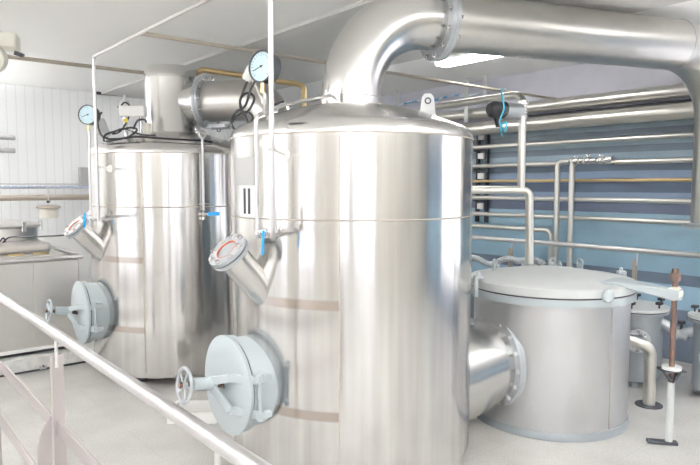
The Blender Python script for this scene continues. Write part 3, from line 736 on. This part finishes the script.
# drain rod with blue valve on the rear tank
a = az(-33); rp0 = c2+a*(R1+.03)
t = thing('drain_rod', V((rp0.x, rp0.y, 1.45)), 'pale ring-topped rod with blue handled valve at the right side of rear tank', 'valve')
r_ = MB(); r_.tube([V((rp0.x, rp0.y, 1.47)), V((rp0.x, rp0.y, 2.09))], .01, 10); r_.ring(V((rp0.x, rp0.y, 2.125)), a, .028, .009, 24, 8); r_.build('rod', M['rail_steel'], t)
k = MB(); k.tube([V((rp0.x, rp0.y, 1.545))-a*.045-V((.06, 0, 0)), V((rp0.x, rp0.y, 1.545)), V((rp0.x+.05, rp0.y+.03, 1.545))], .008, 8); k.build('bracket', M['chrome'], t)
k = MB(); k.lathe([(0, -.04), (.02, -.04), (.013, -.02), (.024, 0), (.013, .02), (.02, .04), (0, .04)], V((rp0.x, rp0.y, 1.455)), U, 14); k.tube([V((rp0.x, rp0.y, 1.46))-V((.03, 0, 0)), V((rp0.x+.04, rp0.y, 1.46))], .012, 10)
ko = k.build('valve_body', M['chrome'], t)
MB().bar(V((rp0.x+.035, rp0.y-.01, 1.462)), V((rp0.x+.135, rp0.y-.01, 1.465)), .03, .02, U).build('valve_handle', M['blue'], ko, bevel=.004)

# ------------------------------------------------------------------ fittings on the rear tank's dome
def dome_z(r):
    r0 = .09; r = min(r, R1-.0)
    if r > R1-r0: return 2.065-.09*((r-(R1-r0))/r0)**2
    f = (R1-r0-r)/(R1-r0-.15); f = max(0, min(1, f)); return 2.065+.125*math.sin(f*PI/2)
def on_dome(c, px, y, lift=0):
    x = (px-350)/F*(y*1.015); r = math.hypot(x-c.x, y-c.y); return V((x, y, dome_z(r)+lift))
p = on_dome(c2, 113, 5.55)
t = thing('solenoid_valve', p, 'grey cylinder-bodied valve tilted on the left of the rear dome', 'valve')
ax = V((-.35, -.1, 1)).normalized()
MB().tube([p-ax*.02, p+ax*.05], .02, 14).build('stub', M['chrome'], t)
MB().lathe([(0, .04), (.045, .04), (.05, .05), (.05, .19), (.042, .2), (0, .2)], p, ax, 24).build('body', M['lid'], t)
MB().bar(p+ax*.06+V((-.052, 0, 0)), p+ax*.18+V((-.052, 0, 0)), .015, .015).build('dark_strip', M['dark'], t)
p = on_dome(c2, 131, 5.6)
t = thing('relief_valve', p, 'small bright relief valve with a rounded head beside the rear column', 'valve')
MB().tube([p-U*.02, p+U*.24], .022, 14).build('stem', M['chrome'], t)
MB().lathe([(0, .2), (.035, .2), (.05, .24), (.05, .27), (.035, .31), (.015, .32), (.015, .36), (0, .36)], p, U, 24).build('head', M['lid'], t)
MB().tube([p+U*.26-V((.07, 0, 0)), p+U*.26+V((.08, 0, 0))], .012, 8).build('lever', M['chrome'], t)
p = on_dome(c2, 139, 5.42)
t = thing('junction_box', p, 'white enclosure above the small fittings in front of the rear column', 'box')
MB().box(p+V((0, 0, .21)), (.22, .09, .09)).build('casing', M['white'], t, bevel=.01)
for dx in (-.07, .06): MB().tube([p+V((dx, 0, -.03)), p+V((dx, 0, .17))], .014, 10).build('post', M['chrome'], t)
MB().box(p+V((-.05, -.052, .13)), (.035, .008, .035)).build('tag', M['yellow'], t)
p = on_dome(c2, 152, 5.4)
t = thing('sensor_head', p, 'stubby grey sensor on the rear dome in front of the column', 'sensor')
MB().lathe([(0, -.02), (.035, -.02), (.035, .09), (.03, .1), (0, .1)], p, U, 20).build('body', M['beige'], t)
MB().tube(smooth([p+U*.1, p+U*.13+V((-.02, 0, 0)), p+U*.12+V((-.08, 0, 0)), p+U*.05+V((-.12, 0, 0))]), .009, 8).build('lead', M['black'], t)
# black cable coil
pts = []
rr = [(108, 5.6, .26), (104, 5.5, .2), (106, 5.4, .08), (112, 5.32, .03), (120, 5.3, .015), (132, 5.25, .02), (142, 5.25, .07), (136, 5.28, .09), (122, 5.3, .08), (111, 5.32, .06), (110, 5.3, .02), (120, 5.26, .01), (140, 5.24, .02), (158, 5.22, .01), (176, 5.21, .01), (192, 5.24, .01), (206, 5.3, .01), (215, 5.36, .0)]
pts = [on_dome(c2, px, y, l+.012) for px, y, l in rr]
tag(MB().tube(smooth(pts), .0085, 8).build('cable', M['black'], loc=pts[0]), 'black cable looped and lying over the front of the rear tank dome', 'cable')
pts = [on_dome(c2, px, y, l+.012) for px, y, l in [(128, 5.5, .16), (126, 5.45, .24), (131, 5.4, .29), (136, 5.4, .24), (134, 5.4, .15), (126, 5.36, .06), (118, 5.3, .06), (128, 5.28, .09), (146, 5.26, .03), (160, 5.22, .03)]]
tag(MB().tube(smooth(pts), .007, 8).build('cable', M['black'], loc=pts[0]), 'thin black cable standing up in a loop beside the relief valve on the rear dome', 'cable')
# cables and valve above the left shoulder of the central tank
v0 = at(250, 73, 3.95)
t = thing('shoulder_valve', at(258, 108, 3.9), 'small chrome valve and white plug behind the left shoulder of the central tank', 'valve')
fb = V((-.50, 3.95, 2.06))
MB().tube([fb-U*.02, fb+U*.12], .016, 12).build('stub', M['chrome'], t)
k = MB(); k.lathe([(0, -.05), (.025, -.05), (.018, -.02), (.03, 0), (.018, .02), (.025, .05), (0, .05)], fb+U*.1, V((1, 0, 0)), 14); k.build('valve_body', M['chrome'], t)
MB().bar(fb+U*.14, fb+U*.15+V((.09, -.02, .01)), .02, .012, U).build('valve_handle', M['black'], t)
MB().tube([fb+U*.12+V((-.03, 0, 0)), v0-U*.01], .008, 8).build('conduit', M['pipe_steel'], t)
MB().lathe([(0, -.05), (.03, -.05), (.035, -.03), (.035, .03), (.02, .05), (0, .05)], v0, V((.5, -.2, .8)), 16).build('plug', M['white'], t)
pts = [at(x, y, d) for x, y, d in [(249, 78, 3.95), (243, 92, 3.93), (240, 104, 3.9), (244, 114, 3.86), (251, 107, 3.86), (254, 97, 3.9), (247, 93, 3.93), (240, 100, 3.95), (243, 112, 3.9), (248, 122, 3.85)]]
tag(MB().tube(smooth(pts), .0075, 8).build('cable', M['black'], loc=pts[0]), 'black cable hanging from the white plug above the central tank shoulder', 'cable')
pts = [at(x, y, d) for x, y, d in [(256, 79, 3.93), (250, 92, 3.92), (245, 106, 3.9), (236, 112, 3.9), (231, 122, 3.93), (236, 130, 3.95), (246, 126, 3.92), (253, 118, 3.92), (247, 112, 3.92), (236, 116, 3.95), (231, 124, 4.0), (225, 128, 4.1), (212, 128.5, 4.3)]]
tag(MB().tube(smooth(pts), .0075, 8).build('cable', M['black'], loc=pts[0]), 'black cable in a round loop at the left shoulder of the central tank', 'cable')

# ------------------------------------------------------------------ foreground guard rail
def guard(b, z, s0, s1, posts, label, flats, r=.0215, plate=True):
    t = thing('guard_rail', W(b, s0, 0), label, 'railing')
    MB().tube([W(b, s0, z), W(b, s1, z)], r, 28).build('handrail', M['rail_steel'], t)
    for zf in flats: MB().box(W(b, (s0+s1)/2, zf), (.010, s1-s0, .062), B, A)  .build('flat_rail', M['bar'], t, bevel=.002)
    for s in posts:
        pm = M['bar'] if plate else M['brownsteel']; f = MB().box(W(b+.004, s+.02, (z-.09)/2), (.046, .03, z-.09), B, A).build('post', pm, t, bevel=.002)
        MB().tube([W(b, s+.004, z-.14), W(b, s, z-.08), W(b, s, z-.01)], .007, 8).build('rod', M['rail_steel'], f)
        if plate:
            g = MB(); q = [(-.028, .0), (-.085, .0), (-.085, .64), (-.065, .71), (-.028, .765)]
            g.add([W(b+db, s+dx, zz) for dx in (.008, .0) for db, zz in q], [(4, 3, 2, 1, 0), (5, 6, 7, 8, 9)]+[(i, (i+1) % 5, (i+1) % 5+5, i+5) for i in range(5)])
            g.build('gusset', M['bar'], f)
        MB().box(W(b+.02, s, .006), (.12, .12, .012), B, A).build('foot_plate', M['bar'], f)
    return t
guard(.665, 1.1, .25, 5.6, (1.29, 2.67, 4.05), 'steel guard rail sloping across the lower left foreground', (.705, .37))
t = guard(5.70, 1.1, on(790, 250, 5.7).dot(A), 8.6, (on(637, 260, 5.7).dot(A), on(512, 250, 5.7).dot(A), on(430, 250, 5.7).dot(A)), 'steel guard rail in front of the blue wall behind the round vessel', (), .025, False)
# ribbed hose hanging along the far rail
mb = MB(); s0 = on(545, 262, 5.6).dot(A); s1 = on(440, 262, 5.6).dot(A); n = 90; pts = []; rad = []
for i in range(n+1):
    f = i/n; pts.append(W(5.60, s0+(s1-s0)*f, .88+.04*math.sin(f*9)+.02*math.sin(f*23))); rad.append(.028 if i % 2 else .036)
mb.tube(pts, rad, 12); tag(mb.build('ribbed_hose', M['galv'], loc=pts[0], ang=20), 'ribbed metal hose lying behind the vessel lid along the rail', 'hose')

# ------------------------------------------------------------------ left: vat on a low plinth
vs0 = V((-2.84, 5.62, 0)); vb = vs0.dot(B); vsd = vs0.dot(A)
struct('trim_2', slab(vb-2.6, vb+.62, vsd, vsd+2.2, 0, .13), mat('plinth_concrete', (.70, .70, .68), .6, bump=((60, 60, 60), .3, .004), var=((14, 14, 14), (.60, .60, .58), .4, .6)))
p = W(vb+.0, vsd-.01, .015); tag(MB().tube([W(vb-.9, vsd-.012, .012), W(vb+.6, vsd-.012, .012)], .009, 8).build('floor_cable', M['dark'], loc=p), 'dark cable lying along the foot of the vat plinth', 'cable')
k = thing('cable_clamp', p, 'small grey clamp on the cable at the plinth foot', 'clamp')
MB().box(p+U*.015, (.06, .035, .035), B, A).build('block', M['plate'], k, bevel=.004); MB().tube([p+U*.03-A*.0, p+U*.03-A*.03], .008, 8).build('screw', M['dark'], k)
t = thing('steel_vat', W(vb-.8, vsd+.8, .13), 'wide steel vat at the left edge with a rolled rim', 'vat')
e = vb+.38
slab(vb-2.4, e, vsd+.10, vsd+1.8, .17, 1.0).build('body', M['vat_steel'], t, bevel=.015)
r_ = MB(); r_.bar(W(vb-2.42, vsd+.09, .185), W(e+.01, vsd+.09, .185), .03, .03); r_.build('base_rim', M['white'], t, bevel=.008)
slab(vb-2.38, e-.05, vsd+.16, vsd+1.7, .13, .17).build('base', M['dark'], t)
r_ = MB(); r_.tube([W(vb-2.42, vsd+.085, 1.02), W(e+.02, vsd+.085, 1.02), W(e+.02, vsd+1.82, 1.02)], .022, 14); r_.build('rolled_rim', M['rail_steel'], t)
slab(vb-2.3, e-.08, vsd+.22, vsd+1.7, 1.0, 1.045).build('top_plate', M['vat_steel'], t, bevel=.01)
slab(vb-2.2, e-.16, vsd+.42, vsd+1.65, 1.04, 1.15).build('raised_top', M['vat_steel'], t, bevel=.04)
MB().box(W(vb-.02, vsd+.098, .6), (.012, .006, .8), B, A).build('weld_seam', M['pipe_steel'], t)
for db in (-.45, -.1, .12): slab(vb+db-.10, vb+db+.04, vsd+.28, vsd+.34, 1.043, 1.06).build('hinge_block', M['brass'], t, bevel=.005)
hc = at(2, 232, 6.35); hc.z = 1.14
h_ = MB(); h_.lathe([(0, .0), (.33, .0), (.33, .13), (.36, .14), (.36, .165), (.33, .17), (.2, .2), (0, .21)], hc, U, 64); ho = h_.build('round_hatch', M['vat_steel'], t)
MB().ring(hc+U*.155, U, .365, .014, 64, 8).build('hatch_ring', M['rail_steel'], ho)
for d in (0, -60, -100): 
    a = az(d); MB().bar(hc+a*.37+U*.1, hc+a*.37+U*.2, .04, .03, a.cross(U)).build('hatch_clamp', M['chrome'], ho, bevel=.004)
# black hose over the vat
pts = [at(-12, 246, 6.0), at(-2, 243, 6.0), at(3, 238, 6.0), at(5, 242, 6.0), at(0, 247, 6.0), at(9, 237.5, 5.95), at(30, 237, 5.9), at(55, 235.8, 5.85), at(75, 234.5, 5.8)]
tag(MB().tube(smooth(pts), .008, 8).build('cable', M['black'], loc=pts[4]), 'thin black cable strung across the top of the vat', 'cable')

# white sloping hood behind the vat
hd = MB(); b0, b1_, s0, s1 = vb-2.6, vb+1.2, vsd+2.5, vsd+3.2
vs = [W(b0, s0, 0), W(b1_, s0, 0), W(b1_, s1, 0), W(b0, s1, 0), W(b0, s0, 1.35), W(b1_, s0, 1.0), W(b1_, s1, 1.0), W(b0, s1, 1.4)]
hd.add(vs, [(3, 2, 1, 0), (4, 5, 6, 7), (0, 1, 5, 4), (1, 2, 6, 5), (2, 3, 7, 6), (3, 0, 4, 7)])
tag(hd.build('white_hood', M['white'], loc=W(b0, s0, 0)), 'white sloping hood standing behind the vat', 'hood')

# ------------------------------------------------------------------ left wall services
sW = S1
def onb(px, py, s):                         # point of the upright plane at distance s along A
    r = ray(px, py); return EYE + r*((s-EYE.dot(A))/r.dot(A))
def back_pipe(px0, px1, py, s, r, m, label, name='back_pipe', cat='pipe'):
    p0 = onb(px0, py, s); p1 = onb(px1, py, s); p1.z = p0.z = onb((max(px0, 0)+px1)/2, py, s).z
    return tag(MB().tube([p0, p1], r, 16).build(name, M[m], loc=(p0+p1)/2), label, cat)
back_pipe(-60, 110, 197.5, 8.7, .036, 'brownsteel', 'dull brown pipe running along the white wall above the vat')
back_pipe(-60, 110, 187.5, 8.8, .014, 'plate', 'slim grey conduit with blue wraps above the brown pipe')
mb = MB(); s_ = 8.74; pz = onb(30, 187, s_).z
for i in range(14):
    px = -20+i*8; a0 = onb(px, 187, s_); a1 = onb(px+5.5, 187, s_); a0.z = a1.z = pz; mb.tube([a0, a1], .019, 10)
o = mb.build('blue_wrap', mat('pale_blue_wrap', (.45, .52, .66), .6), loc=a0); tag(o, 'blue tape wraps round the conduit on the white wall', 'tape'); o['kind'] = 'stuff'
back_pipe(-60, 15, 137.5, 8.9, .03, 'plate', 'short grey pipe end on the white wall, upper of two')
back_pipe(-60, 15, 150.5, 8.9, .03, 'plate', 'short grey pipe end on the white wall, lower of two')
back_pipe(-60, 118, 184, 8.98, .006, 'plate', 'hairline grey wire above the blue wrapped conduit', 'wire', 'wire')
p = onb(48.5, 190, 8.62); p2 = onb(48.5, 206, 8.62)
t = thing('hanging_canister', p2, 'beige round canister with dark brim hanging below the brown pipe', 'canister')
MB().tube([V((p2.x, p2.y, p2.z-.02)), V((p2.x, p2.y, p.z+.05))], .008, 8).build('rod', M['pipe_steel'], t)
MB().lathe([(0, -.15), (.115, -.15), (.115, -.03), (0, -.03)], p2, U, 32).build('body', M['beige'], t)
MB().disc(p2, U, .145, .035, -.03, 32, .008).build('brim', M['brownsteel'], t)
MB().box(V((p2.x, p2.y, p2.z+.055)), (.03, .03, .03)).build('blue_clip', M['dark'], t)
p = onb(86, 177, 8.95); tag(MB().box(p, (.18, .1, .26), B, A).build('wall_box', M['plate'], loc=p, bevel=.008), 'grey box on the white wall at the rear tank edge', 'box')
# upper-left pipe under the ceiling
p0 = onb(-40, 60, 5.35); p1 = onb(150, 60, 5.35)
zc = at(70, 64, 5.9)
s_ = zc.dot(A); p0 = W(on(-60, 50, 0).dot(B) if 0 else -3.4, s_, zc.z); p1 = W(2.9, s_, zc.z)
tag(MB().tube([p0, p1], .018, 12).build('ceiling_pipe', M['brownsteel'], loc=(p0+p1)/2), 'beige pipe under the ceiling running from the left edge to the rear column', 'pipe')
tag(MB().tube([W(-3.4, s_+.06, zc.z+.02), W(2.0, s_+.06, zc.z+.02)], .01, 8).build('ceiling_wire', M['plate'], loc=p0), 'thin grey wire alongside the beige ceiling pipe', 'wire')
# thin trim rod on back wall top
pz = onb(96, 92.8, 8.97); tag(MB().tube([onb(94, 92.3, 8.97), onb(117, 94, 8.97)], .028, 10).build('conduit', M['dark'], loc=pz), 'short dark conduit at the top corner of the white wall', 'conduit')
# ceiling unit top-left
p = at(-6, 50, 4.6)
t = thing('ceiling_fan_unit', p, 'beige fan unit with round grille under the ceiling at the top left corner', 'fan')
MB().box(p+V((-.05, .12, .09)), (.30, .2, .11), V((.9, .3, 0)).normalized(), V((-.3, .9, 0)).normalized()).build('casing', M['beige'], t, bevel=.012)
MB().lathe([(0, -.05), (.10, -.05), (.11, -.04), (.11, .03), (.10, .05), (0, .045)], p+V((-.03, .0, -.06)), V((.25, -.9, -.2)), 40).build('round_grille', M['beige'], t)
MB().bar(p+V((.1, .1, .0)), p+V((.16, .1, -.02)), .03, .03).build('hinge', M['dark'], t)
MB().tube([p+V((-.05, .12, .1)), V((p.x-.05, p.y+.12, ZC))], .02, 8).build('ceiling_rod', M['white'], t)
# bright floor tray between the tanks
p = at(196, 392, 4.45); p.z = 0
t = thing('floor_trough', p, 'shallow white metal frame on the floor between the tanks', 'frame')
for dx, dy, sx, sy in ((0, -.12, .36, .03), (0, .12, .36, .03), (-.17, 0, .03, .22), (.17, 0, .03, .22)):
    MB().box(p+V((dx, dy, .04)), (sx, sy, .08)).build('side', M['white'], t, bevel=.004)

# ------------------------------------------------------------------ camera, world, view
cd = bpy.data.cameras.new('camera'); cam = bpy.data.objects.new('camera', cd); COL.objects.link(cam)
cam.location = EYE; cam.rotation_euler = (PI/2-PITCH, 0, 0); cd.sensor_width = 36; cd.lens = 36*F/700; cd.clip_start = .02
S.camera = cam
w = bpy.data.worlds.new('sky'); S.world = w; w.use_nodes = True
bg = w.node_tree.nodes['Background']; bg.inputs[0].default_value = (.95, .95, 1, 1); bg.inputs[1].default_value = 1.5
S.cycles.diffuse_bounces = 8; S.cycles.max_bounces = 14
S.view_settings.view_transform = 'Standard'; S.view_settings.look = 'None'; S.view_settings.gamma = 1; S.view_settings.exposure = .58
for o in bpy.data.objects:
    if '_o' in o: del o['_o']
